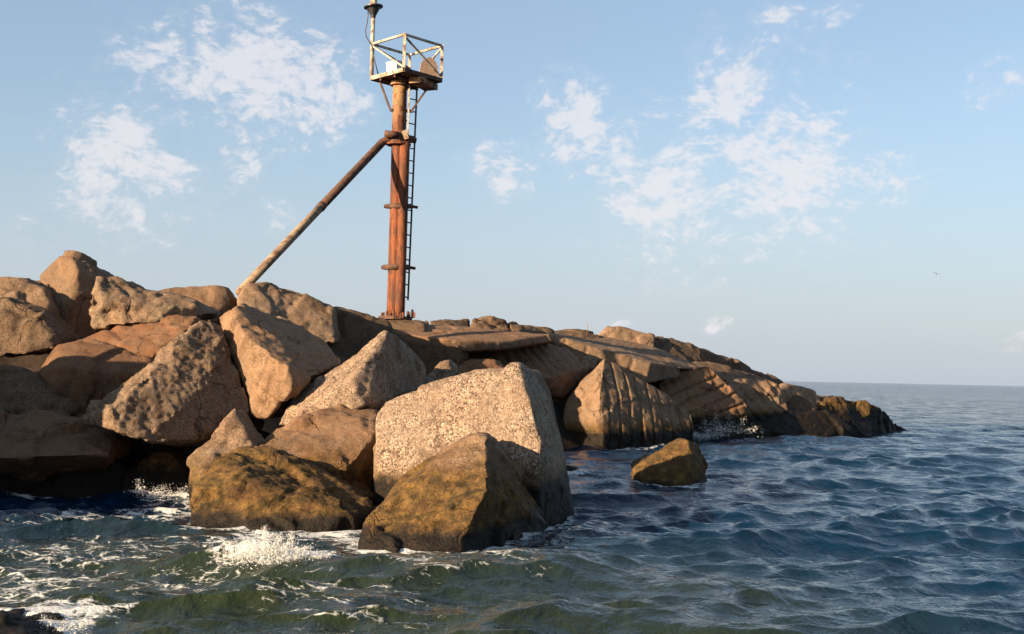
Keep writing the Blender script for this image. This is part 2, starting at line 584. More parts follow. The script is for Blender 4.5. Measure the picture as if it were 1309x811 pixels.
def build_sea():
    xs = graded(-8.0, 9.5, 0.058, -7000, 7000, 1.055)
    ys = graded_y()
    X, Y = np.meshgrid(xs, ys)
    sx = np.gradient(xs)[None, :].repeat(len(ys), 0)
    sy = np.gradient(ys)[:, None].repeat(len(xs), 1)
    Z = np.zeros_like(X); DX = np.zeros_like(X); DY = np.zeros_like(X)
    for kx, ky, a, ph, lam in COMPS:
        k = math.hypot(kx, ky)
        # a component fades where the sheet is too coarse to carry it
        res = np.maximum(sx * abs(kx) / k, sy * abs(ky) / k)
        w = np.clip((lam / np.maximum(res, 1e-6) - 3.0) / 3.0, 0, 1)
        if not w.any(): continue
        q = kx * X + ky * Y + ph
        c, s_ = np.cos(q), np.sin(q)
        Z += a * w * c
        DX -= 1.25 * a * w * (kx / k) * s_
        DY -= 1.25 * a * w * (ky / k) * s_
    # wave groups: calmer and rougher patches
    pp = np.stack([X.ravel() / 5.0, Y.ravel() / 7.0, np.zeros(X.size)], 1)
    grp = (1.0 + 0.45 * fbm(pp, 2, 3)).reshape(X.shape)
    Z *= grp; DX *= grp; DY *= grp
    # the swell that is breaking in front of the rocks
    cx = 11.55 + 0.10 * np.sin(X * 1.3 + 0.6) - 0.09 * X
    env = 1 / (1 + np.exp(-(X + 3.3) * 2.6)) * (1 / (1 + np.exp((X - 1.6) * 2.2)))
    t = (Y - cx)
    Z += env * 0.20 * np.exp(-(t / np.where(t < 0, 0.42, 0.95)) ** 2)
    cx2 = 9.45 - 0.12 * X
    t = Y - cx2
    Z += 0.085 * np.exp(-(t / np.where(t < 0, 0.3, 0.6)) ** 2) / (1 + np.exp((X - 2.2) * 2)) / (1 + np.exp(-(X + 2.4) * 2))
    # lip under the splash
    px_ = P(345, 712, 12.3)
    Z += 0.10 * np.exp(-(((X - px_.x) / 0.42) ** 2 + ((Y - 12.0) / 0.28) ** 2))
    foam = np.zeros_like(X)
    for fx, fy, r, s in FOAM:
        foam = np.maximum(foam, s * np.exp(-(((X - fx) / r) ** 2 + ((Y - fy) / (r * 1.25)) ** 2)))
    foam += 0.10 * np.clip(Z * 6, 0, 1) * (foam > 0.12)
    X2, Y2 = X + DX, Y + DY
    nx, ny = len(xs), len(ys)
    co = np.stack([X2, Y2, Z], -1).reshape(-1, 3)
    idx = np.arange(nx * ny).reshape(ny, nx)
    f = np.stack([idx[:-1, :-1], idx[:-1, 1:], idx[1:, 1:], idx[1:, :-1]], -1).reshape(-1, 4)
    me = bpy.data.meshes.new('sea')
    me.vertices.add(len(co)); me.vertices.foreach_set('co', co.ravel())
    me.loops.add(f.size); me.loops.foreach_set('vertex_index', f.ravel().astype(np.int32))
    me.polygons.add(len(f))
    me.polygons.foreach_set('loop_start', np.arange(0, f.size, 4, dtype=np.int32))
    me.polygons.foreach_set('loop_total', np.full(len(f), 4, dtype=np.int32))
    me.polygons.foreach_set('use_smooth', np.ones(len(f), dtype=bool))
    me.update()
    at = me.attributes.new('foam', 'FLOAT', 'POINT')
    at.data.foreach_set('value', foam.ravel().astype(np.float32))
    print('sea verts', len(co))
    return me


def sea_material():
    mt, t, bs = new_mat('sea_water')
    geo = t.new('ShaderNodeNewGeometry'); pos = geo.outputs['Position']
    sep = t.new('ShaderNodeSeparateXYZ'); t.l.new(pos, sep.inputs[0])
    fo = t.new('ShaderNodeAttribute', attribute_name='foam').outputs['Fac']
    # silt-green shallows by the rocks, blue deeper water
    dist = t.vmath('DISTANCE', t.vmath('MULTIPLY', pos, (1, 1, 0)), (-3.0, 8.5, 0.0))
    dn = t.math('ADD', dist, t.math('MULTIPLY', t.math('SUBTRACT', t.noise(pos, 0.35, 3, 0.5), 0.5), 6.0))
    sh = t.ramp(dn, 2.0, 9.5, 1.0, 0.0)
    deep = t.mix(t.noise(pos, 0.12, 3, 0.5), (0.0006, 0.0100, 0.0270), (0.0010, 0.0140, 0.0360))
    green = t.mix(t.noise(pos, 0.8, 3, 0.5), (0.010, 0.016, 0.007), (0.018, 0.024, 0.010))
    col = t.mix(sh, deep, green)
    t.l.new(col, bs.inputs['Base Color'])
    bs.inputs['Roughness'].default_value = 0.06
    bs.inputs['IOR'].default_value = 1.333
    flat = t.vmath('MULTIPLY', pos, (1.0, 0.8, 1.0))
    h = t.math('ADD', t.math('MULTIPLY', t.noise(flat, 3.2, 5, 0.55, 0.4), 0.11), t.math('MULTIPLY', t.noise(flat, 11.0, 3, 0.5, 0.3), 0.022))
    # beyond the modelled chop the longer ripples carry on as relief
    far = t.ramp(sep.outputs['Y'], 25.0, 80.0)
    h = t.math('ADD', h, t.math('MULTIPLY', far, t.math('MULTIPLY', t.noise(t.vmath('MULTIPLY', pos, (0.7, 0.7, 1.0)), 0.6, 5, 0.66), 1.5)))
    bp = t.new('ShaderNodeBump', inp={'Height': h}); bp.inputs['Strength'].default_value = 0.75; bp.inputs['Distance'].default_value = 1.0
    # unresolved far chop: steep little facets, too fine for the sheet to carry
    nc = t.new('ShaderNodeTexNoise'); t.l.new(t.vmath('MULTIPLY', pos, (1.0, 0.6, 1.0)), nc.inputs['Vector'])
    nc.inputs['Scale'].default_value = 0.9; nc.inputs['Detail'].default_value = 6; nc.inputs['Roughness'].default_value = 0.7
    tilt = t.vmath('MULTIPLY', t.vmath('SUBTRACT', nc.outputs['Color'], (0.5, 0.5, 0.5)), (1.0, 1.0, 0.0))
    tilt = t.vmath('SCALE', tilt, t.ramp(sep.outputs['Y'], 22.0, 110.0, 0.0, 2.2))
    t.l.new(t.vmath('NORMALIZE', t.vmath('ADD', bp.outputs[0], tilt)), bs.inputs['Normal'])
    # lacy foam
    wn = t.new('ShaderNodeTexNoise'); t.l.new(pos, wn.inputs['Vector']); wn.inputs['Scale'].default_value = 3.0; wn.inputs['Detail'].default_value = 3
    wp = t.vmath('ADD', t.vmath('MULTIPLY', pos, (1.0, 1.5, 1.0)), t.vmath('SCALE', wn.outputs['Color'], 0.45))
    lace = t.math('SUBTRACT', 1.0, t.math('MULTIPLY', t.voro(wp, 4.2, 'DISTANCE_TO_EDGE'), 5.5), clamp=True)
    lace2 = t.math('SUBTRACT', 1.0, t.math('MULTIPLY', t.voro(wp, 12.0, 'DISTANCE_TO_EDGE'), 4.0), clamp=True)
    nz = t.noise(t.vmath('MULTIPLY', wp, (0.75, 1.5, 1.0)), 2.6, 7, 0.72)
    f = t.math('ADD', t.math('MULTIPLY', lace, 0.14), t.math('ADD', t.math('MULTIPLY', lace2, 0.12), t.math('MULTIPLY', nz, 1.05)))
    f = t.math('ADD', f, t.math('MULTIPLY', fo, 0.62))
    fm = t.math('MULTIPLY', t.ramp(f, 0.99, 1.20), t.ramp(fo, 0.05, 0.35))
    fb = t.new('ShaderNodeBsdfPrincipled')
    fb.inputs['Base Color'].default_value = (0.55, 0.57, 0.57, 1)
    fb.inputs['Roughness'].default_value = 0.9
    fbump = t.new('ShaderNodeBump', inp={'Height': t.noise(pos, 30.0, 4, 0.6)}); fbump.inputs['Strength'].default_value = 0.6; fbump.inputs['Distance'].default_value = 0.04
    t.l.new(fbump.outputs[0], fb.inputs['Normal'])
    ms = t.new('ShaderNodeMixShader')
    t.l.new(t.math('MULTIPLY', fm, 0.85), ms.inputs[0]); t.l.new(bs.outputs[0], ms.inputs[1]); t.l.new(fb.outputs[0], ms.inputs[2])
    t.l.new(ms.outputs[0], t.n['Material Output'].inputs[0])
    return mt


sea = link('sea', build_sea(), sea_material())
tag(sea, kind='structure')


# ================================================================== JETTY CORE
def build_core():
    # crest line x, y, top height, half width of the crown
    C = [(-34, 12, 3.0, 1.2), (-18, 22.5, 3.0, 1.2), (-11.5, 27, 3.1, 1.2), (-7, 30.6, 3.35, 1.2), (-3.3, 34.6, 3.4, 1.5), (-.5, 37.0, 3.35, 1.2), (2.5, 39.6, 2.95, 1.1), (5.5, 43.2, 2.1, .8), (10, 48, 1.0, .6), (14, 51.5, -.2, 0.5), (17.5, 55, -1.2, 0.5)]
    xs = np.arange(-34, 22, 0.22); ys = np.arange(6, 60, 0.22)
    X, Y = np.meshgrid(xs, ys)
    best = np.full(X.shape, -9.0)
    for (x0, y0, h0, w0), (x1, y1, h1, w1) in zip(C, C[1:]):
        dx, dy = x1 - x0, y1 - y0
        t = np.clip(((X - x0) * dx + (Y - y0) * dy) / (dx * dx + dy * dy), 0, 1)
        d = np.hypot(X - (x0 + t * dx), Y - (y0 + t * dy))
        h = (h0 + (h1 - h0) * t) - np.clip(d - (w0 + (w1 - w0) * t), 0, None) * 0.95
        best = np.maximum(best, h)
    p = np.stack([X.ravel(), Y.ravel(), np.zeros(X.size)], 1)
    rub = (0.34 * fbm(p / 1.5, 2, 71) + 0.16 * fbm(p / 0.5, 2, 75)).reshape(X.shape)
    Z = np.maximum(best + rub - 0.15, -1.4)
    idx = np.arange(X.size).reshape(X.shape)
    f = np.stack([idx[:-1, :-1], idx[:-1, 1:], idx[1:, 1:], idx[1:, :-1]], -1).reshape(-1, 4)
    zz = Z.ravel()
    f = f[(zz[f] > -1.39).any(1)]
    me = bpy.data.meshes.new('jetty_mound')
    me.from_pydata(np.stack([X.ravel(), Y.ravel(), zz], 1).tolist(), [], f.tolist())
    me.polygons.foreach_set('use_smooth', [True] * len(me.polygons))
    me.update()
    o = link('jetty_mound', me, ROCK)
    o['tone'], o['grain'], o['algae_z'], o['wet_shade_z'], o['ruddy'] = 0.3, 0.3, 1.6, 1.3, 0.0  # dark tone and high wet line put the gaps' shade into the colour
    o['pale'] = 0.0
    tag(o, kind='structure')


build_core()

# ================================================================== ROCKS
G = 'granite rocks piled along the jetty'
# --- front row in the water
rock('boulder', 'large pale speckled granite boulder with rounded top, behind the wedge rock at the front', 15.6,
     [(477, 530, 1.05), (480, 555, .85), (492, 615, .75), (500, 650, .7), (488, 511, 1.25), (520, 499, 1.3), (560, 486, 1.35), (605, 472, 1.4), (662, 466, 1.05),
      (676, 510, .55), (693, 565, .2), (686, 600, .1), (690, 660, .1), (690, 473, 2.1), (706, 503, 2.0), (715, 560, 1.9), (724, 610, 1.8), (738, 658, 1.7), (560, 560, .75)],
     voxel=.034, T=1.5, base=-.6, rough=.3, smooth=6, tone=1.12, grain=1.0, pale=.7, algae=.7, wet=.6, pits=.02)  # wet foot raised, so it also paints the shade low on the right
rock('boulder', 'wedge shaped granite rock with a sharp ridge, nearest to the viewer in the water', 13.2,
     [(475, 706, .0), (520, 712, -.1), (590, 696, .0), (604, 665, .12), (624, 625, .38), (622, 558, 1.35), (612, 556, 1.4), (560, 584, 1.35), (500, 622, .95), (470, 655, .55),
      (457, 690, .3), (642, 578, 2.4), (694, 640, 2.6), (708, 668, 2.3)],
     voxel=.032, T=1.0, base=-.6, rough=.75, smooth=4, tone=.9, grain=.6, algae=1.05, wet=.27, ruddy=.12, pits=.02)
rock('boulder', 'low brown algae covered rock left of the front wedge rock', 14.7,
     [(236, 670, .3), (238, 645, .5), (260, 606, .9), (274, 585, 1.2), (300, 576, 1.5), (345, 583, 1.7), (400, 600, 1.6), (440, 624, 1.4), (470, 645, 1.2), (474, 657, 1.0),
      (440, 670, .4), (335, 686, .0), (240, 680, .1), (320, 612, .55)],
     voxel=.034, T=1.2, base=-.6, rough=.95, smooth=4, tone=.9, grain=.5, algae=1.5, wet=.22, pits=.05)
rock('boulder', 'brown flat topped slab tilted behind the algae covered rock', 16.8,
     [(323, 574, .3), (360, 545, .9), (420, 520, 1.5), (470, 513, 1.9), (484, 523, 1.7), (380, 592, .0), (432, 609, .0), (448, 601, .02), (481, 552, .9), (490, 612, 1.3), (440, 640, .5)],
     voxel=.042, T=1.2, base=-.4, rough=.8, tone=.92, grain=.45, algae=.9, wet=.3, ruddy=.3)
rock('boulder', 'small triangular rock wedged between two big boulders above the water', 16.6,
     [(241, 587, .25), (300, 521, .95), (324, 572, .5), (308, 594, .2), (262, 600, .0), (250, 640, .5), (320, 640, .5)],
     voxel=.036, T=.9, base=-.4, rough=.8, tone=1.0, grain=.6, algae=.75, wet=.35)
rock('boulder', 'big dark pitted boulder with a pointed top at left centre', 17.4,
     [(107, 538, .5), (122, 512, .7), (170, 481, .9), (235, 431, 1.3), (255, 409, 1.6), (276, 412, 1.8), (291, 440, 1.75), (323, 527, 1.6), (305, 545, 1.35), (250, 566, .75),
      (190, 568, .15), (150, 555, .0), (142, 520, .12)],
     voxel=.038, T=1.4, drop=.3, rough=.7, smooth=3, tone=.8, grain=.6, pale=.3, algae=-.2, wet=-.5, pits=.07)
rock('boulder', 'tall split boulder with a bright left face and dark top, behind the pitted boulder', 18.55,
     [(273, 404, 1.2), (291, 390, 1.1), (298, 462, .7), (325, 536, .45), (342, 536, .3), (376, 499, .02), (318, 434, .35), (367, 470, .0), (330, 394, 2.0), (382, 410, 2.5),
      (412, 440, 2.3), (436, 466, 1.8), (404, 482, .6), (372, 490, .0)],
     voxel=.042, T=1.3, drop=.2, rough=.7, smooth=3, tone=1.05, grain=.45, ruddy=.15, algae=-.2, wet=-.5, pits=.02)
rock('boulder', 'pointed granite boulder with a sunlit left slope and dark right side, at the centre', 18.35,
     [(353, 545, .3), (371, 505, .7), (402, 478, .9), (450, 455, .95), (490, 422, 1.0), (498, 423, 1.0), (450, 487, .05), (466, 518, .0), (522, 440, 2.1), (542, 468, 2.4), (542, 494, 2.2), (505, 520, 1.3), (400, 550, .2)],
     voxel=.042, T=1.0, drop=.2, rough=.7, smooth=3, tone=1.05, grain=.9, pale=.6, algae=-.2, wet=-.5, pits=.02)
rock('boulder', 'small rounded rock peeking above the large speckled boulder', 21.4,
     [(532, 500, .2), (560, 465, .5), (574, 460, .5), (584, 470, .7), (575, 500, .2)], voxel=.04, T=.6, rough=.7, tone=1.05, grain=.7, pale=.6, algae=-.2, wet=-.5, extra=[(21.5, [(530, 500, 0), (590, 500, .5), (590, 560, .5), (530, 560, 0)], 1.0, .9)])
# --- left pile
rock('boulder', 'rounded boulder at the left edge, on top of the pile', 21.6,
     [(-40, 362, .3), (0, 354, .5), (30, 352, .6), (56, 368, .4), (69, 392, .3), (66, 414, .1), (20, 400, .0), (-40, 400, .0)], voxel=.055, T=1.5, rough=.8, tone=.9, grain=.4, algae=-.5, wet=-.9, pits=.03)
rock('boulder', 'peaked boulder standing highest on the left of the pile', 22.2,
     [(47, 352, .5), (74, 321, .6), (94, 324, .5), (100, 345, .2), (136, 350, .9), (128, 372, .6), (118, 440, .5), (78, 440, .1), (66, 396, .3), (72, 420, .2)],
     voxel=.05, T=1.4, rough=.65, smooth=6, tone=.85, grain=.25, algae=-.5, wet=-.9, ruddy=.15)
rock('boulder', 'long lumpy boulder on the crest, right of the peaked boulder', 20.8,
     [(111, 372, .4), (118, 357, .5), (150, 354, .8), (190, 369, 1.0), (250, 389, 1.2), (278, 400, 1.3), (232, 410, .5), (160, 416, .1), (116, 422, .2)],
     voxel=.05, T=1.4, rough=1.0, tone=.95, grain=.5, algae=-.5, wet=-.9, pits=.05)
rock('boulder', 'thin flat rock lying far on the crest left of the slanted strut', 27.0,
     [(196, 374, .3), (212, 369, .6), (250, 366, .8), (288, 369, .9), (299, 384, .9), (290, 412, .7), (268, 412, .2), (215, 400, .0)], voxel=.06, T=1.4, rough=.7, tone=.95, grain=.3, algae=-.5, wet=-.9, ruddy=.2)
rock('boulder', 'long sloping boulder at the foot of the slanted strut', 27.0,
     [(299, 379, .5), (312, 361, .7), (340, 361, 1.0), (384, 374, 1.3), (425, 395, 1.5), (430, 440, .8), (372, 440, .3), (325, 410, .1), (300, 396, .2)], voxel=.055, T=1.6, rough=.8, tone=.98, grain=.4, algae=-.5, wet=-.9, pits=.03)
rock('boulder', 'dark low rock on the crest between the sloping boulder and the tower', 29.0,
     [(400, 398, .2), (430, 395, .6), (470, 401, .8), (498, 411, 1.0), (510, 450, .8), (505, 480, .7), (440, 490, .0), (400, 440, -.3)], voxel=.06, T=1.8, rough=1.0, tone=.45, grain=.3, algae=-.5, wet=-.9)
rock('boulder', 'grey brown boulder at the left edge, in the second row of the pile', 20.0,
     [(-50, 385, .5), (0, 376, .6), (42, 394, .5), (76, 430, .5), (74, 446, .3), (30, 455, .1), (-50, 455, .0)], voxel=.052, T=1.4, rough=1.0, tone=.62, grain=.5, algae=-.5, wet=-.9, pits=.05, layers=.03)
rock('boulder', 'reddish slab with a bright front edge lying above the brown block', 20.2,
     [(92, 438, .3), (150, 415, .9), (220, 403, 1.2), (252, 405, 1.1), (242, 421, .5), (206, 452, .0), (190, 458, .0), (130, 445, .1)], voxel=.045, T=1.2, rough=.7, tone=.9, grain=.25, algae=-.5, wet=-.9, ruddy=.7)
rock('boulder', 'square brown block in shade, left of the pitted boulder', 19.3,
     [(48, 476, .4), (74, 441, .7), (100, 436, .8), (150, 446, .8), (196, 458, .8), (198, 480, .5), (165, 500, .4), (110, 535, .2), (66, 505, .0), (80, 470, .0), (150, 480, .3)], voxel=.045, T=1.4, rough=.7, tone=.72, grain=.3, algae=-.5, wet=-.9, ruddy=.55)
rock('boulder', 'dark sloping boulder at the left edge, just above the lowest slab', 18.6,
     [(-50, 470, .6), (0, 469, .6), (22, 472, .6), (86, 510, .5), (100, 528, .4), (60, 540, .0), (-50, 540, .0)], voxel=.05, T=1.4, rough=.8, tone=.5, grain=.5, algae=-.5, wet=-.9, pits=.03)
rock('boulder', 'broad brown slab at the left edge overhanging the water', 17.4,
     [(-60, 533, .9), (0, 529, 1.0), (60, 527, 1.1), (112, 540, 1.1), (152, 560, .9), (142, 580, .3), (60, 584, .0), (-60, 588, .0), (40, 620, .9), (150, 600, 1.1)], voxel=.045, T=1.6, rough=.8, tone=.72, grain=.35, algae=-.5, wet=-.9, ruddy=.45)
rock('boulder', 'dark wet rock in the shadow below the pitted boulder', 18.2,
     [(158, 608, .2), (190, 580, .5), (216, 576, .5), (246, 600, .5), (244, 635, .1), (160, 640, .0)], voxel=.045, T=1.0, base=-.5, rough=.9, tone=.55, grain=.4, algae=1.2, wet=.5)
rock('boulder', 'black seaweed covered rock in the bottom left corner of the picture', 8.0,
     [(-110, 806, .5), (-35, 802, .4), (0, 806, .3), (30, 818, .2), (50, 838, .1), (20, 890, -.2), (-110, 910, -.3)], voxel=.03, T=.8, base=-.6, rough=1.2, tone=.3, grain=.3, algae=2, wet=2.2, pits=.05)
rock('boulder', 'rock coloured black for the deep shade under the overhanging slab at the left edge', 18.1,
     [(-70, 585, .2), (0, 576, .3), (60, 572, .3), (130, 570, .3), (165, 590, .4), (172, 650, .3), (60, 650, .0), (-70, 655, .0)], voxel=.06, T=1.5, base=-.6, rough=1.0, tone=.35, grain=.3, algae=2, wet=1.4)  # added to fill the gap; wet line above its top paints the shade
rock('boulder', 'rock coloured black for the deep shade between the pitted boulder and the brown slab', 18.9,
     [(150, 560, .1), (240, 552, .2), (300, 545, .3), (350, 560, .3), (380, 650, .3), (250, 650, .1), (150, 650, .0)], voxel=.06, T=1.2, base=-.6, rough=1.0, tone=.35, grain=.3, algae=2, wet=1.5)  # second added filler, blackened all over to stand for shade
for lab, (bx_, by_, bz_), sc_ in (('tall boulder just beyond the left edge, shading the lower pile', (-11.3, 15.6, 1.2), (2.2, 1.9, 3.0)),
                                  ('broad boulder beyond the left edge, lowest of the shading rocks', (-11.4, 12.6, .4), (1.9, 1.6, 2.0)),
                                  ('squat boulder beyond the left edge, next to the crest rocks', (-13.4, 18.6, 1.8), (2.2, 1.9, 2.4))):
    rr_ = np.random.default_rng(int(abs(bx_ * 100)))
    pp_ = rr_.normal(0, 1, (40, 3)); pp_ /= np.linalg.norm(pp_, axis=1)[:, None]
    shape_rock('boulder', lab, [[(bx_ + x * sc_[0], by_ + y * sc_[1], bz_ + z * sc_[2]) for x, y, z in pp_]], .09, rough=.8, tone=.9, grain=.4, algae=.6, wet=.3)
# --- middle, around the tower
rock('flat_rock', 'broad tilted cap slab with sunlit top right of the tower foot', 31.6,
     [(503, 424, .1), (512, 416, 1.6), (560, 415, 1.9), (704, 427, 2.6), (644, 437, .9), (586, 436, .0), (503, 434, .15), (588, 450, .08), (644, 447, .95), (706, 438, 2.5)], voxel=.045, T=2.4, shrink=.97, rough=.3, smooth=2, tone=.95, grain=.2, algae=-.5, wet=-.9, ruddy=.3, cat='rock')
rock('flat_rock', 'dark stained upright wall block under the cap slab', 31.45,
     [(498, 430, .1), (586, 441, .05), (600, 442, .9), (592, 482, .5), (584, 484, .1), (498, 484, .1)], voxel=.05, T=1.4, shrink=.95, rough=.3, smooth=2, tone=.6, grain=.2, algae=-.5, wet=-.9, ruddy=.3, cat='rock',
     grooves=[((1, 0, 0), .21, .03, .25, (0, -1, 0), .4, .2)])
rock('boulder', 'reddish low rock in the gap under the cap slab', 31.2,
     [(580, 470, .3), (600, 459, .7), (640, 462, .9), (650, 480, .4), (590, 490, .0)], voxel=.055, T=1.2, rough=.6, tone=.8, grain=.3, algae=-.5, wet=-.9, ruddy=.6)
rock('flat_rock', 'tilted striped slab with pale streaks right of the cap slab', 33.6,
     [(621, 460, .3), (632, 441, .9), (700, 436, 2.2), (764, 459, 2.6), (764, 468, 2.3), (716, 478, .5), (704, 484, .3), (640, 476, .0), (720, 510, .9), (640, 500, .3)], voxel=.045, T=1.5, shrink=.92, rough=.45, smooth=2, tone=.9, grain=.3, algae=-.5, wet=-.9, ruddy=.25, cat='rock',
     grooves=[((.83, .55, 0), .34, .05, .2, (0, -.4, .9), .45, .2)])
rock('flat_rock', 'long tilted slab with a notched bright edge above the triangular grooved block', 36.4,
     [(698, 427, .0), (720, 425, 1.2), (800, 445, 2.2), (870, 470, 2.8), (868, 484, 2.6), (832, 464, .6), (826, 490, .5), (790, 472, .3), (760, 458, .2), (699, 438, .0)], voxel=.05, T=1.5, shrink=.9, rough=.25, smooth=2, tone=.95, grain=.3, algae=-.5, wet=-.9, cat='rock',
     grooves=[((.80, .0, -.25), .62, .05, .1, (-.3, -.9, 0), .5, .1)])
rock('flat_rock', 'narrow upper slab with a bright lower edge behind the notched slab', 38.2,
     [(752, 434, .2), (780, 431, 1.5), (840, 445, 2.0), (880, 462, 2.4), (900, 472, 2.4), (874, 473, .6), (830, 458, .3), (770, 441, .0)], voxel=.05, T=1.4, shrink=.9, rough=.25, smooth=2, tone=.95, grain=.3, algae=-.5, wet=-.9, cat='rock')
rock('boulder', 'pale block standing at the top of the far dark ridge', 40.4,
     [(763, 430, .2), (776, 417, .5), (792, 417, .6), (838, 429, .9), (838, 446, .5), (804, 444, .2), (770, 436, .0)], voxel=.055, T=1.2, rough=.7, tone=1.05, grain=.3, algae=-.5, wet=-.9)
rock('flat_rock', 'long dark ridge slab sloping down to the sea at far right', 41.5,
     [(800, 421, .8), (835, 428, .3), (882, 444, 1.0), (900, 447, 1.5), (940, 460, 3.0), (1002, 489, 6.5), (1000, 496, 6.0), (940, 482, 2.6), (880, 466, .2), (838, 450, -.4)], voxel=.06, T=1.6, rough=.9, smooth=3, tone=.5, grain=.4, algae=-.5, wet=-.9, cat='rock', layers=.03)
rock('flat_rock', 'grey brown shelf slab between the notched slab and the ridge', 40.6,
     [(866, 470, .2), (890, 461, 1.2), (930, 468, 2.0), (978, 484, 3.6), (992, 490, 4.0), (962, 490, 2.0), (925, 487, .9), (880, 484, .1)], voxel=.055, T=1.5, rough=.6, smooth=3, tone=.7, grain=.4, algae=-.5, wet=-.9, cat='rock')
rock('flat_rock', 'broad flat rock carrying the foot of the tower', 31.9, [(470, 412, .3), (482, 409.5, .8), (536, 409.5, .9), (544, 414, .6), (544, 430, .2), (470, 430, .0)], voxel=.06, T=2.6, shrink=1.0, rough=.3, smooth=2, tone=.6, grain=.3, algae=-.5, wet=-.9, cat='rock')
rock('flat_rock', 'small sunlit block beside the tower foot on the crest', 35.0, [(516, 411, .2), (530, 409, .5), (547, 410, .7), (549, 422, .4), (534, 424, .0), (516, 422, .0)], voxel=.05, T=1.2, rough=.7, smooth=3, tone=.9, grain=.4, algae=-.5, wet=-.9, cat='rock')
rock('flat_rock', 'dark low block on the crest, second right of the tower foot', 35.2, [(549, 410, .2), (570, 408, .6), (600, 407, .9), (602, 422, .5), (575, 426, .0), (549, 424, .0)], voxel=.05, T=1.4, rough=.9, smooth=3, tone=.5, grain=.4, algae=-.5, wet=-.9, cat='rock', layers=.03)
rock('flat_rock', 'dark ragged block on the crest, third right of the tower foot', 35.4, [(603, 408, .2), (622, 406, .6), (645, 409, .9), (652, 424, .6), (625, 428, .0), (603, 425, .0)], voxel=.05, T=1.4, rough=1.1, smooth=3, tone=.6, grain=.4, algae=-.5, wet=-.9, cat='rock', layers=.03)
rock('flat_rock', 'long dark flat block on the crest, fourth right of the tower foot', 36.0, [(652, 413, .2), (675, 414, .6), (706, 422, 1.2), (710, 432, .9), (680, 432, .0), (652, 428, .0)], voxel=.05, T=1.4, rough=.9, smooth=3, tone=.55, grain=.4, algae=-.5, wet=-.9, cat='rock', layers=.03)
rock('flat_rock', 'thin dark slab on the crest, just left of the thin stake', 38.4,
     [(690, 424, .4), (720, 421, .8), (766, 428, 1.4), (772, 438, 1.0), (700, 436, .0)], voxel=.055, T=1.6, rough=.8, smooth=2, tone=.6, grain=.4, algae=-.5, wet=-.9, cat='rock')
# --- right, grooved blocks
rock('boulder', 'big triangular grooved block with a smooth bright left face', 32.7,
     [(715, 548, 1.0), (724, 512, 1.2), (746, 485, 1.4), (773, 459, 1.2), (768, 500, .35), (765, 540, .1), (772, 556, .0), (800, 474, 1.75), (850, 504, 2.4), (882, 526, 2.8), (888, 548, 2.6), (874, 558, 2.2), (720, 562, .9)],
     voxel=.036, T=1.6, base=-.6, rough=.35, smooth=3, tone=.92, grain=.35, algae=.75, wet=.52,  # tidal foot whose dark band also paints the undercut's shadow
     grooves=[((.74, .60, -.14), .42, .075, .085, (.6, -.78, 0), .55, .15), ((.35, .33, .88), .30, .012, .2, (.6, -.78, 0), .6, .4)])
rock('boulder', 'reddish grooved block with slanting parallel cuts, right of the triangular block', 38.6,
     [(842, 492, .5), (852, 479, .8), (900, 467, 1.4), (908, 468, 1.5), (928, 490, 1.3), (956, 518, 1.2), (905, 525, .3), (880, 526, .1), (850, 520, .0)],
     voxel=.038, T=1.6, base=-.5, rough=.35, smooth=3, tone=.95, grain=.3, algae=.85, wet=.78, ruddy=.5,
     grooves=[((-.36, .0, .93), .40, .08, .12, (0, -1, .3), .3, .3), ((.93, 0, .36), .30, .03, .2, (0, -1, .3), .4, .1)])
rock('boulder', 'rough streaked block beside the reddish grooved block', 41.0,
     [(926, 487, .6), (955, 485, .9), (990, 488, 1.2), (1008, 522, 1.2), (985, 526, .5), (950, 524, .0), (935, 505, .1)], voxel=.055, T=1.5, base=-.5, rough=.9, tone=.9, grain=.4, algae=1.0, wet=.85,
     grooves=[((.72, 0, .70), .34, .07, .16, (0, -1, .3), .3, .3)])
rock('boulder', 'smooth rounded yellowish boulder near the far end of the jetty', 43.8,
     [(990, 500, .3), (1004, 489, .7), (1020, 492, .8), (1042, 500, .9), (1054, 516, .8), (1050, 528, .3), (1000, 528, .0)], voxel=.06, T=1.5, base=-.5, rough=.5, smooth=6, tone=1.12, grain=.2, algae=.5, wet=.6)
rock('boulder', 'small dark cone shaped rock leaning on the yellowish boulder', 42.9,
     [(1002, 530, .2), (1010, 514, .3), (1020, 501, .6), (1034, 512, .6), (1048, 530, .4), (1030, 538, .0)], voxel=.06, T=.8, base=-.5, rough=.6, tone=.45, grain=.3, algae=.6, wet=.5)
rock('boulder', 'long black wet ledge along the water at the far right', 40.4,
     [(856, 526, .3), (900, 519, .6), (960, 519, 1.2), (1010, 522, 1.9), (1060, 524, 2.6), (1090, 545, 2.6), (1050, 562, 1.4), (960, 558, .4), (880, 550, .0)],
     voxel=.06, T=2.0, base=-.6, rough=1.0, tone=.35, grain=.3, algae=1.4, wet=1.3, pits=.05)
rock('boulder', 'black wet rock forming the tip of the jetty', 43.2,
     [(1048, 522, .6), (1056, 509, 1.2), (1072, 506, 1.4), (1096, 514, 2.0), (1116, 520, 2.6), (1132, 535, 3.6), (1162, 549, 5.4), (1158, 556, 4.8), (1110, 563, 1.6), (1050, 562, .0)],
     voxel=.06, T=1.6, base=-.6, rough=1.1, tone=.5, grain=.3, algae=1.5, wet=1.02, pits=.06)
rock('boulder', 'small brown knob on top of the black tip rock', 45.0,
     [(1092, 524, .1), (1098, 513, .3), (1106, 511, .4), (1116, 518, .5), (1112, 532, .2), (1098, 538, .0)], voxel=.05, T=.7, rough=.9, tone=.7, grain=.3, algae=1.6, wet=.3)
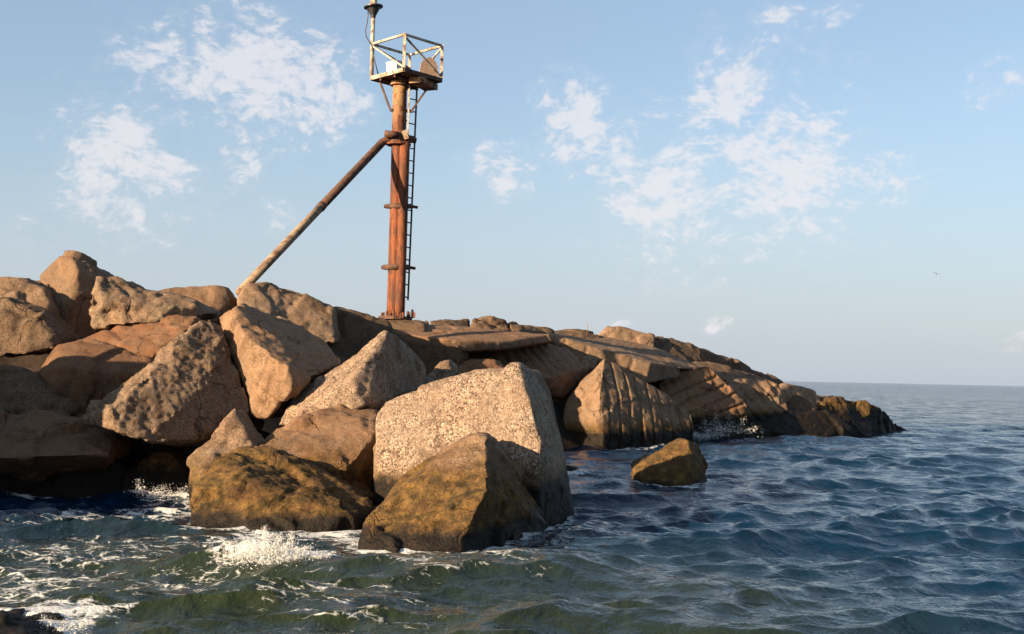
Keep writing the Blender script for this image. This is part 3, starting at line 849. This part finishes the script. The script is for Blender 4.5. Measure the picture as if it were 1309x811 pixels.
# --- alone in the water
rock('boulder', 'lone brown algae rock standing in the open water right of the front boulders', 21.5,
     [(808, 601, .55), (842, 583, .7), (872, 564, .7), (880, 563, .65), (884, 590, .15), (884, 614, .0), (893, 571, 1.2), (906, 593, 1.4), (902, 608, 1.3), (860, 618, .05), (822, 613, .3)], voxel=.036, T=.8, base=-.6, rough=.7, tone=1.0, grain=.4, algae=1.2, wet=.12, pits=.03)
rock('boulder', 'tiny dark rock awash behind the large speckled boulder', 24.2,
     [(712, 604, .1), (720, 595, .3), (738, 599, .4), (744, 606, .3), (728, 612, .0)], voxel=.04, T=.5, base=-.4, rough=.8, tone=.4, grain=.3, algae=1.2, wet=.6)


# ================================================================== TOWER
def rust_material(name, light, orange, dark, pale_amt, pale_from=None):
    mt, t, bs = new_mat(name)
    geo = t.new('ShaderNodeNewGeometry'); pos = geo.outputs['Position']
    sep = t.new('ShaderNodeSeparateXYZ'); t.l.new(pos, sep.inputs[0])
    st = t.vmath('MULTIPLY', pos, (1.0, 1.0, 0.18))
    a = t.noise(st, 9.0, 6, 0.65, 0.3)
    b = t.noise(pos, 5.0, 5, 0.65)
    c = t.mix(t.ramp(a, 0.34, 0.60), orange, dark)
    c = t.mix(t.math('MULTIPLY', t.ramp(t.noise(pos, 40.0, 4, 0.6), 0.45, 0.65), 0.5), c, dark)
    if pale_from is not None:
        amt = t.math('MULTIPLY', t.ramp(sep.outputs['Z'], pale_from[0], pale_from[1]), pale_amt)
    else:
        amt = pale_amt
    c = t.mix(t.math('MULTIPLY', t.ramp(b, 0.40, 0.56), amt), c, light)
    t.l.new(c, bs.inputs['Base Color'])
    bs.inputs['Roughness'].default_value = 0.8
    bp = t.new('ShaderNodeBump', inp={'Height': t.math('ADD', t.noise(pos, 30.0, 5, 0.7), a)}); bp.inputs['Strength'].default_value = 0.5; bp.inputs['Distance'].default_value = 0.015
    t.l.new(bp.outputs[0], bs.inputs['Normal'])
    return mt


TD = 33.0
foot = P(505, 408, TD)
S = TD / FPX      # metres per photo pixel at the tower


def TP(u, v, dd=0.0):
    return P(u, v, TD + dd)


zc = lambda v: TP(510, v).z
RUST = rust_material('rusted_steel', (0.28, 0.17, 0.085), (0.19, 0.047, 0.006), (0.050, 0.013, 0.004), 0.8, (zc(185), zc(112)))
RUSTD = rust_material('dark_rust', (0.14, 0.08, 0.05), (0.085, 0.025, 0.008), (0.022, 0.009, 0.006), 0.3)
STRUT = rust_material('strut_paint', (0.23, 0.165, 0.105), (0.16, 0.105, 0.062), (0.085, 0.045, 0.025), 1.0)
PAINT = rust_material('weathered_white_paint', (0.36, 0.32, 0.26), (0.24, 0.17, 0.11), (0.12, 0.07, 0.04), 1.0)
def plain(name, col, rough=0.6, var=0.25):
    mt, t, bs = new_mat(name)
    geo = t.new('ShaderNodeNewGeometry')
    n = t.noise(geo.outputs['Position'], 14.0, 5, 0.65)
    t.l.new(t.mix(t.ramp(n, 0.35, 0.75), col, tuple(c * (1 - var) for c in col)), bs.inputs['Base Color'])
    bs.inputs['Roughness'].default_value = rough
    return mt


WHITE = plain('white_enclosure', (0.62, 0.61, 0.58), 0.5, 0.12)
BLACKM = plain('black_plastic', (0.02, 0.02, 0.022), 0.5)
TANP = plain('faded_panel', (0.27, 0.19, 0.14), 0.7, 0.35)

tower = bpy.data.objects.new('navigation_tower', None)
COL.objects.link(tower)
tag(tower, 'rusty steel navigation light tower with cage platform, ladder and slanted strut', 'tower')


def tpart(name, fn, mat, parent=None, smooth=False):
    # geometry is given in world space; the tower empty sits at the origin of its own parts
    o = part(name, fn, mat, parent or tower, smooth)
    return o


def line(u0, v0, u1, v1, n=6, dd=0.0):
    return [TP(u0 + (u1 - u0) * i / (n - 1), v0 + (v1 - v0) * i / (n - 1), dd) for i in range(n)]


# columns
tpart('column', lambda b: add_tube(b, line(504, 410, 511.5, 104, 14), [8.8 * S] * 5 + [9.2 * S] * 9, 24), RUST, smooth=True)
tpart('column', lambda b: add_tube(b, line(510.5, 410, 517.5, 182, 12, -0.13), 6.6 * S, 20), RUST, smooth=True)
tpart('column', lambda b: add_tube(b, line(498.5, 410, 505.5, 184, 12, 0.02), 4.6 * S, 16), RUST, smooth=True)


def ring(b, c, r, h, seg=24, ax=None):
    c = Vector(c); ax = ax or Vector((0.01, 0, 1)).normalized()
    add_tube(b, [c - ax * h / 2, c + ax * h / 2], r, seg)


for (v, u0, u1, rr) in ((264, 496, 525, 3.9), (342, 492.5, 522, 4.2)):
    cl_ = tpart('clamp', lambda b: add_tube(b, [TP(u0 - 2, v, -.05), TP((u0 + u1) / 2, v - .5, -.22), TP(u1 + 2, v, -.05)], [rr * S * .8, rr * S, rr * S * .8], 14), RUSTD, smooth=True)
    tpart('clamp_bolt', lambda b: add_tube(b, [TP(u1 + 1, v, .0), TP(u1 + 9, v + 1.5, .05)], 2.0 * S, 10), RUSTD, cl_)
    tpart('clamp_bolt', lambda b: add_tube(b, [TP(u0 - 5, v, .0), TP(u0 + 1, v, .0)], 2.4 * S, 10), RUSTD, cl_)
    tpart('clamp_band', lambda b: ring(b, TP((u0 + u1) / 2 - 2, v, 0.0), 11.0 * S, 3 * S), RUSTD, cl_)
# top collar and strut
collar = tpart('collar', lambda b: ring(b, TP(509.5, 177, 0), 12.5 * S, 12 * S), RUSTD, smooth=False)
tpart('collar_flange', lambda b: ring(b, TP(509.5, 185, 0), 16.0 * S, 2.5 * S), RUST, collar)
tpart('collar_pin', lambda b: add_tube(b, [TP(492, 171, -.28), TP(508, 173, -.30)], [4.6 * S, 4.6 * S], 16), RUSTD, collar, True)
tpart('collar_pin', lambda b: add_tube(b, [TP(521, 178, -.12), TP(532, 180, -.05)], [5.0 * S, 3.6 * S], 14), RUSTD, collar, True)
tpart('hinge_plate', lambda b: add_bar(b, TP(516, 167, -.27), TP(520, 178, -.27), 6 * S, .03, (0, -1, 0)), STRUT, collar)
sd = 26.2
A_, B_ = P(489, 182, TD - .1), P(316, 364, 28.0)
J_ = A_.lerp(B_, 0.50)
strut = tpart('strut', lambda b: add_tube(b, [TP(505, 177, -.1), TP(497, 178, -.1), A_, A_.lerp(B_, .05), A_.lerp(B_, .25), J_], [4.6 * S, 4.8 * S, 5.2 * S, 5.2 * S, 5.2 * S, 5.2 * S], 18), RUSTD, smooth=True)
tpart('strut_sleeve', lambda b: add_tube(b, [J_.lerp(A_, .02), J_.lerp(B_, .3), J_.lerp(B_, 1.10)], 4.9 * S, 18), STRUT, strut, True)
tpart('strut_joint', lambda b: add_tube(b, [J_.lerp(A_, .03), J_.lerp(B_, .01)], 5.6 * S, 18), RUSTD, strut, True)
# foot
fp = tpart('base_plate', lambda b: ring(b, TP(505, 407, 0), 22 * S, 4 * S, 8), RUSTD)
for k, (u, dd) in enumerate(((488, -.1), (494, -.3), (503, -.42), (512, -.4), (521, -.25), (527, 0))):
    tpart('anchor_bolt', lambda b: add_tube(b, [TP(u, 407, dd), TP(u + .3, 400 - (k % 3) * 2, dd)], 1.5 * S, 8), RUSTD, fp)
    tpart('gusset', lambda b: add_bar(b, TP(u + 2.5, 406.5, dd), TP(u + 2.5, 399.5, dd), 2.6 * S, .03, (0, -1, 0)), RUST, fp)

# ---- cage platform: corners left, front, right, back
F_ = Vector((TP(524, 96, -.85).x, TP(524, 96, -.85).y, 0))
ctr = TP(519.5, 104, 0.05)
half = 1.045
ang = math.radians(-4)
dF = Vector((math.sin(ang) + 0.09, -math.cos(ang), 0)).normalized()
dL = Vector((dF.y, -dF.x, 0))
zb = TP(519, 102.0, 0).z
zt = zb + 46 * S
crn = {'F': ctr + dF * half, 'B': ctr - dF * half, 'L': ctr + dL * half * .95, 'R': ctr - dL * half * .95}
lo = {k: Vector((p.x, p.y, zb)) for k, p in crn.items()}
hi = {k: Vector((p.x, p.y, zt)) for k, p in crn.items()}
plat = tpart('platform', lambda b: [b.faces.new([b.verts.new(lo[k] + Vector((0, 0, .03))) for k in 'LFRB']), b.faces.new([b.verts.new(lo[k]) for k in 'BRFL'])], RUSTD)


def skirt(b, z0, z1, inset):
    c = sum(lo.values(), Vector()) / 4
    top = [b.verts.new((lo[k] - c) * inset + c + Vector((0, 0, z1))) for k in 'LFRB']
    bot = [b.verts.new((lo[k] - c) * inset + c + Vector((0, 0, z0))) for k in 'LFRB']
    for i in range(4):
        b.faces.new((bot[i], bot[(i + 1) % 4], top[(i + 1) % 4], top[i]))
    b.faces.new(bot[::-1]); b.faces.new(top)


bpy.data.objects.remove(plat)
plat = tpart('platform', lambda b: skirt(b, -.035, .035, 0.97), RUSTD)
w = 0.082
for a, c in ('LF', 'FR', 'RB', 'BL'):
    mt = PAINT if a + c in ('LF', 'RB') else RUSTD
    tpart('floor_beam', lambda b: add_bar(b, lo[a] + Vector((0, 0, .02)), lo[c] + Vector((0, 0, .02)), w, .11), mt, plat)
    tpart('guard_rail', lambda b: add_bar(b, hi[a], hi[c], .055, .06), PAINT)
for k in 'LFRB':
    tpart('corner_post', lambda b: add_bar(b, lo[k] + Vector((0, 0, .08)), hi[k] + Vector((0, 0, .03)), w, w, dF), PAINT)
for a, c in (('L', 'F'), ('F', 'R'), ('R', 'B')):
    tpart('diagonal_brace', lambda b: add_bar(b, hi[a] - Vector((0, 0, .05)), lo[c] + Vector((0, 0, .1)), .045, .045), PAINT)
tpart('diagonal_brace', lambda b: add_bar(b, hi['L'] - Vector((0, 0, .05)), hi['B'].lerp(lo['B'], .4), .045, .045), RUSTD)
# joists and boxing under the floor
for s_ in (.28, .72):
    tpart('joist', lambda b: add_bar(b, lo['L'].lerp(lo['F'], s_) - Vector((0, 0, .07)), lo['B'].lerp(lo['R'], s_) - Vector((0, 0, .07)), .06, .08), RUSTD, plat)
tpart('grating_box', lambda b: add_bar(b, lo['F'].lerp(lo['R'], .35).lerp(ctr, .12) * 1.0 + Vector((0, 0, -.13)) * 1, lo['R'].lerp(lo['B'], .30) + Vector((0, 0, -.13)), .42, .16), RUST, plat)
tpart('top_flange', lambda b: ring(b, TP(511.2, 107.5, 0.0), 12.5 * S, 5 * S), RUST, plat)
# knee braces
tpart('knee_brace', lambda b: add_bar(b, lo['L'].lerp(ctr, .22), TP(499, 141, -.1), .05, .05), RUSTD)
tpart('knee_brace', lambda b: add_bar(b, TP(499, 141, -.1), TP(504, 141, -.1), .08, .08), RUSTD)
tpart('knee_brace', lambda b: add_bar(b, lo['R'].lerp(ctr, .25), TP(526, 142, .0), .05, .05), RUSTD)
tpart('knee_brace', lambda b: add_bar(b, TP(527.5, 142.5, .0), TP(519, 142, .0), .08, .08), RUSTD)
# curved panel inside the cage
pc = lo['R'].lerp(ctr, .38)


def arch(b):
    ex = (dF * -0.35 + dL * -1).normalized(); wd, ht = .27, .60
    prof = [(-wd, 0), (wd, 0), (wd, ht * .42), (wd * .86, ht * .68), (wd * .55, ht * .9), (0.0, ht), (-wd * .55, ht * .92), (-wd * .86, ht * .7), (-wd, ht * .42)]
    nrm = ex.cross(Vector((0, 0, 1)))
    f = [b.verts.new(pc + ex * x + Vector((0, 0, z + .06)) + nrm * (.12 * z)) for x, z in prof]
    k = [b.verts.new(v.co + nrm * .05) for v in f]
    b.faces.new(f); b.faces.new(k[::-1])
    for i in range(len(f)):
        j = (i + 1) % len(f); b.faces.new((f[j], f[i], k[i], k[j]))


tpart('arched_panel', arch, TANP)
# mast and lantern at the left corner
mb, mt_ = hi['L'] + Vector((0, 0, -.05)), hi['L'] + Vector((0, 0, 47 * S))
tpart('mast', lambda b: add_tube(b, [lo['L'] + Vector((-.0, 0, .1)), mt_], 2.6 * S, 14), PAINT, smooth=True)
lz = mt_
lan = tpart('lantern', lambda b: add_tube(b, [lz + Vector((0, 0, z * S)) for z in (-13, -9, -3, 1, 1.5)], [r * S for r in (3.0, 4.0, 7.0, 9.0, 9.0)], 16), BLACKM, smooth=False)
tpart('lantern_plate', lambda b: ring(b, lz + Vector((0, 0, 1.8 * S)), 12.5 * S, 1.4 * S, 20, Vector((-.12, 0, 1)).normalized()), BLACKM, lan)
tpart('lantern_lens', lambda b: add_tube(b, [lz + Vector((0, 0, z * S)) for z in (2.4, 5, 12, 16)], [r * S for r in (5.0, 4.4, 4.6, 3.4)], 16), PAINT, lan, True)
tpart('lantern_cap', lambda b: add_tube(b, [lz + Vector((0, 0, z * S)) for z in (15.5, 17, 21, 24)], [r * S for r in (6.0, 6.0, 4.0, .8)], 16), BLACKM, lan)
cab = [lz + Vector((x * S, -.06, z * S)) for x, z in ((-7, -1), (-6.4, -10), (-7.2, -20), (-9.4, -30), (-8, -38), (-3, -46), (-.5, -50), (1.5, -60), (5, -74), (9, -88))]
tpart('cable', lambda b: add_tube(b, cab, .75 * S, 6), BLACKM, smooth=True)
# ladder
l0, l1 = TP(523.5, 100, -.12), TP(516.5, 380, -.12)
r0, r1 = TP(532.5, 104, .12), TP(519, 384, .18)
lt, lb_, rt_, rb_ = TP(523.5, 98, -.05), TP(514.8, 382, -.05), TP(533.5, 100, .12), TP(521.5, 384, .12)
ladder = tpart('ladder', lambda b: add_bar(b, lt, lb_, 2.0 * S, 2.2 * S), PAINT)
tpart('ladder_rail', lambda b: add_bar(b, rt_, rb_, 2.0 * S, 2.2 * S), RUSTD, ladder)
nr = 18
for k in range(nr):
    s_ = (k + .8) / nr
    tpart('rung', lambda b: add_tube(b, [lt.lerp(lb_, s_), rt_.lerp(rb_, s_)], .85 * S, 8), RUSTD, ladder)
for s_ in (.2, .56, .84):
    tpart('ladder_bracket', lambda b: add_bar(b, lt.lerp(lb_, s_), lt.lerp(lb_, s_) + Vector((-.12, .05, 0)), .04, .04), RUSTD, ladder)

# put the empty at the tower's base without moving its parts
tower.location = foot
for o in tower.children:
    o.matrix_parent_inverse = Matrix.Translation(-foot)

# white equipment box standing on the platform
ebox = bpy.data.objects.new('equipment_box', None)
COL.objects.link(ebox)
tag(ebox, 'white equipment box standing on the cage platform of the tower', 'box')
ec = lo['L'].lerp(lo['F'], .48).lerp(ctr, .45) + Vector((0, 0, .037))
ebox.location = ec
eu = (lo['F'] - lo['L']).normalized()


def box_at(b, c, ax, wx, wy, h):
    ay = Vector((-ax.y, ax.x, 0))
    add_bar(b, c, c + Vector((0, 0, h)), wx, wy, ay)


for nm, fn in (('box_body', lambda b: box_at(b, Vector((0, 0, 0)), eu, .44, .33, .36)), ('box_lid', lambda b: box_at(b, Vector((0, 0, .362)), eu, .47, .36, .045)),
               ('latch', lambda b: box_at(b, Vector((eu.y, -eu.x, 0)) * .173 + Vector((0, 0, .26)), eu, .05, .02, .07))):
    part(nm, fn, WHITE, ebox, bevel=.006)

# ================================================================== SMALL THINGS
pl0 = P(750.5, 428, 39.4)
post = part('marker_post', lambda b: add_tube(b, [(0, 0, -.1), (0, 0, .36)], [.016, .012], 8), STRUT, None, True)
post.location = pl0
tag(post, 'thin upright stake on the far crest of the jetty', 'stake')


def bird(b):
    add_tube(b, [(-.2, 0, -.03), (-.14, 0, 0), (0, 0, .01), (.12, 0, .02), (.2, 0, .035), (.26, 0, .02)], [.01, .045, .06, .05, .032, .006], 10)
    for sgn in (-1, 1):
        pr = [(0.06, .0, .03), (0.10, .22, .20), (-.02, .46, .22), (-.13, .60, .12)]
        ch = [.16, .14, .09, .02]
        top = [b.verts.new((x - c / 2, sgn * y, z + .008)) for (x, y, z), c in zip(pr, ch)]
        tp2 = [b.verts.new((x + c / 2, sgn * y, z + .008)) for (x, y, z), c in zip(pr, ch)]
        bt = [b.verts.new((v.co.x, v.co.y, v.co.z - .016)) for v in top]
        bt2 = [b.verts.new((v.co.x, v.co.y, v.co.z - .016)) for v in tp2]
        for i in range(3):
            b.faces.new((top[i], top[i + 1], tp2[i + 1], tp2[i])); b.faces.new((bt[i], bt2[i], bt2[i + 1], bt[i + 1]))
            b.faces.new((top[i], bt[i], bt[i + 1], top[i + 1])); b.faces.new((tp2[i], tp2[i + 1], bt2[i + 1], bt2[i]))
        b.faces.new((top[3], bt[3], bt2[3], tp2[3]))


bo = part('seabird', bird, plain('bird_plumage', (0.12, 0.11, 0.11), 0.8, 0.4), None)
bo.scale = (.62, .62, .62)
bo.location = P(1197, 351, 105)
bo.rotation_euler = (math.radians(18), math.radians(-22), math.radians(55))
tag(bo, 'dark seabird in flight over the sea at right', 'bird')


# ------------------------------------------------------------------ splashes
def spray_material():
    mt, t, bs = new_mat('sea_spray')
    bs.inputs['Base Color'].default_value = (0.66, 0.68, 0.68, 1)
    bs.inputs['Roughness'].default_value = 0.6
    tr = t.new('ShaderNodeBsdfTransparent')
    ms = t.new('ShaderNodeMixShader'); ms.inputs[0].default_value = 0.42
    t.l.new(bs.outputs[0], ms.inputs[1]); t.l.new(tr.outputs[0], ms.inputs[2])
    t.l.new(ms.outputs[0], t.n['Material Output'].inputs[0])
    return mt


SPRAY = spray_material()


def splash(name, label, d, jets, smin, smax, seed, spread=1.0):
    r = np.random.default_rng(seed)
    base = bmesh.new(); bmesh.ops.create_icosphere(base, subdivisions=1, radius=1.0)
    bv = np.array([v.co[:] for v in base.verts]); bf = np.array([[v.index for v in f.verts] for f in base.faces]); base.free()
    V, Fc = [], []

    def blob(c, s, stretch=None, ax=None):
        k = len(V) * 0
        q = bv * s * (0.7 + 0.6 * r.random((len(bv), 1)))
        if stretch is not None:
            ax_ = np.array(ax) / np.linalg.norm(ax)
            q = q + np.outer(q @ ax_, ax_) * (stretch - 1)
        off = len(V) * len(bv)
        V.append(q + np.array(c)); Fc.append(bf + off)
    for (u, v, u2, v2, n, wid) in jets:
        a, b = np.array(P(u, v, d)), np.array(P(u2, v2, d))
        ax = b - a
        for _ in range(int(n * 1.5)):
            t = r.random() ** 1.8
            w_ = wid * (0.35 + 0.65 * (1 - t)) * spread
            w_ *= 2.2 if r.random() < .22 else 1.0
            c = a + ax * t + r.normal(0, w_, 3) * np.array([1, .8, .35])
            s = (smin + (smax - smin) * r.random() ** 5) * (1.2 - 0.6 * t)
            blob(c, s, 1 + 2.4 * r.random() ** 2, ax + r.normal(0, .25, 3) * np.linalg.norm(ax))
    V_ = np.concatenate(V); F_ = np.concatenate(Fc)
    me = bpy.data.meshes.new(name); me.from_pydata(V_.tolist(), [], F_.tolist())
    me.polygons.foreach_set('use_smooth', [True] * len(me.polygons)); me.update()
    o = link(name, me, SPRAY)
    tag(o, label, kind='stuff')
    return o


jets = [(330, 708, 322, 692, 700, .05), (342, 706, 338, 672, 900, .04), (352, 706, 358, 684, 800, .045), (366, 706, 374, 680, 700, .04), (378, 710, 394, 698, 600, .06),
        (318, 712, 298, 692, 600, .06), (305, 714, 288, 704, 400, .06), (350, 714, 348, 698, 1100, .10), (395, 714, 430, 706, 350, .05), (340, 716, 300, 710, 700, .07), (365, 716, 405, 712, 700, .07)]
splash('wave_splash', 'white splash where the swell breaks before the rocks', 11.55, jets, .0013, .0062, 3)
splash('wave_splash', 'spray thrown up against the grooved blocks', 37.4,
       [(905, 552, 900, 534, 170, .10), (918, 552, 915, 528, 230, .10), (928, 552, 934, 529, 230, .12), (940, 552, 952, 535, 180, .13), (890, 556, 878, 551, 220, .13), (915, 556, 918, 545, 260, .25), (955, 552, 968, 545, 150, .15), (895, 558, 930, 556, 500, .16)],
       .003, .013, 5)
splash('wave_splash', 'foamy wash in the dark gap below the pitted boulder', 17.5,
       [(180, 630, 176, 612, 220, .05), (200, 632, 210, 620, 350, .09), (230, 632, 238, 622, 220, .08), (190, 634, 240, 632, 400, .08)], .0018, .007, 8)
splash('wave_splash', 'foam lapping at the black corner rock', 8.75,
       [(62, 800, 56, 786, 260, .03), (80, 804, 84, 792, 220, .035), (95, 806, 108, 796, 200, .04)], .001, .0045, 9)


# ------------------------------------------------------------------ foam collecting along the foot of the rocks
def shore_foam():
    from mathutils.kdtree import KDTree
    pts = []
    for o in COL.objects:
        if o.type == 'MESH' and o.name.startswith('boulder') and 5 < o.location.y < 46:
            me = o.data
            c = np.empty(len(me.vertices) * 3); me.vertices.foreach_get('co', c)
            c = c.reshape(-1, 3) + np.array(o.location)
            c = c[np.abs(c[:, 2] - 0.02) < 0.05]
            pts.append(c[::3])
    pts = np.concatenate(pts)
    kd = KDTree(len(pts))
    for i, p in enumerate(pts): kd.insert((p[0], p[1], 0), i)
    kd.balance()
    me = sea.data
    c = np.empty(len(me.vertices) * 3); me.vertices.foreach_get('co', c); c = c.reshape(-1, 3)
    f = np.empty(len(c), dtype=np.float32); at = me.attributes['foam']; at.data.foreach_get('value', f)
    lo_, hi_ = pts.min(0) - .6, pts.max(0) + .6
    for i in np.nonzero((c[:, 0] > lo_[0]) & (c[:, 0] < hi_[0]) & (c[:, 1] > lo_[1]) & (c[:, 1] < hi_[1]))[0]:
        d = kd.find((c[i, 0], c[i, 1], 0))[2]
        if d < 0.7: f[i] = max(f[i], 0.85 * math.exp(-(d / 0.22) ** 2))
    at.data.foreach_set('value', f)


shore_foam()
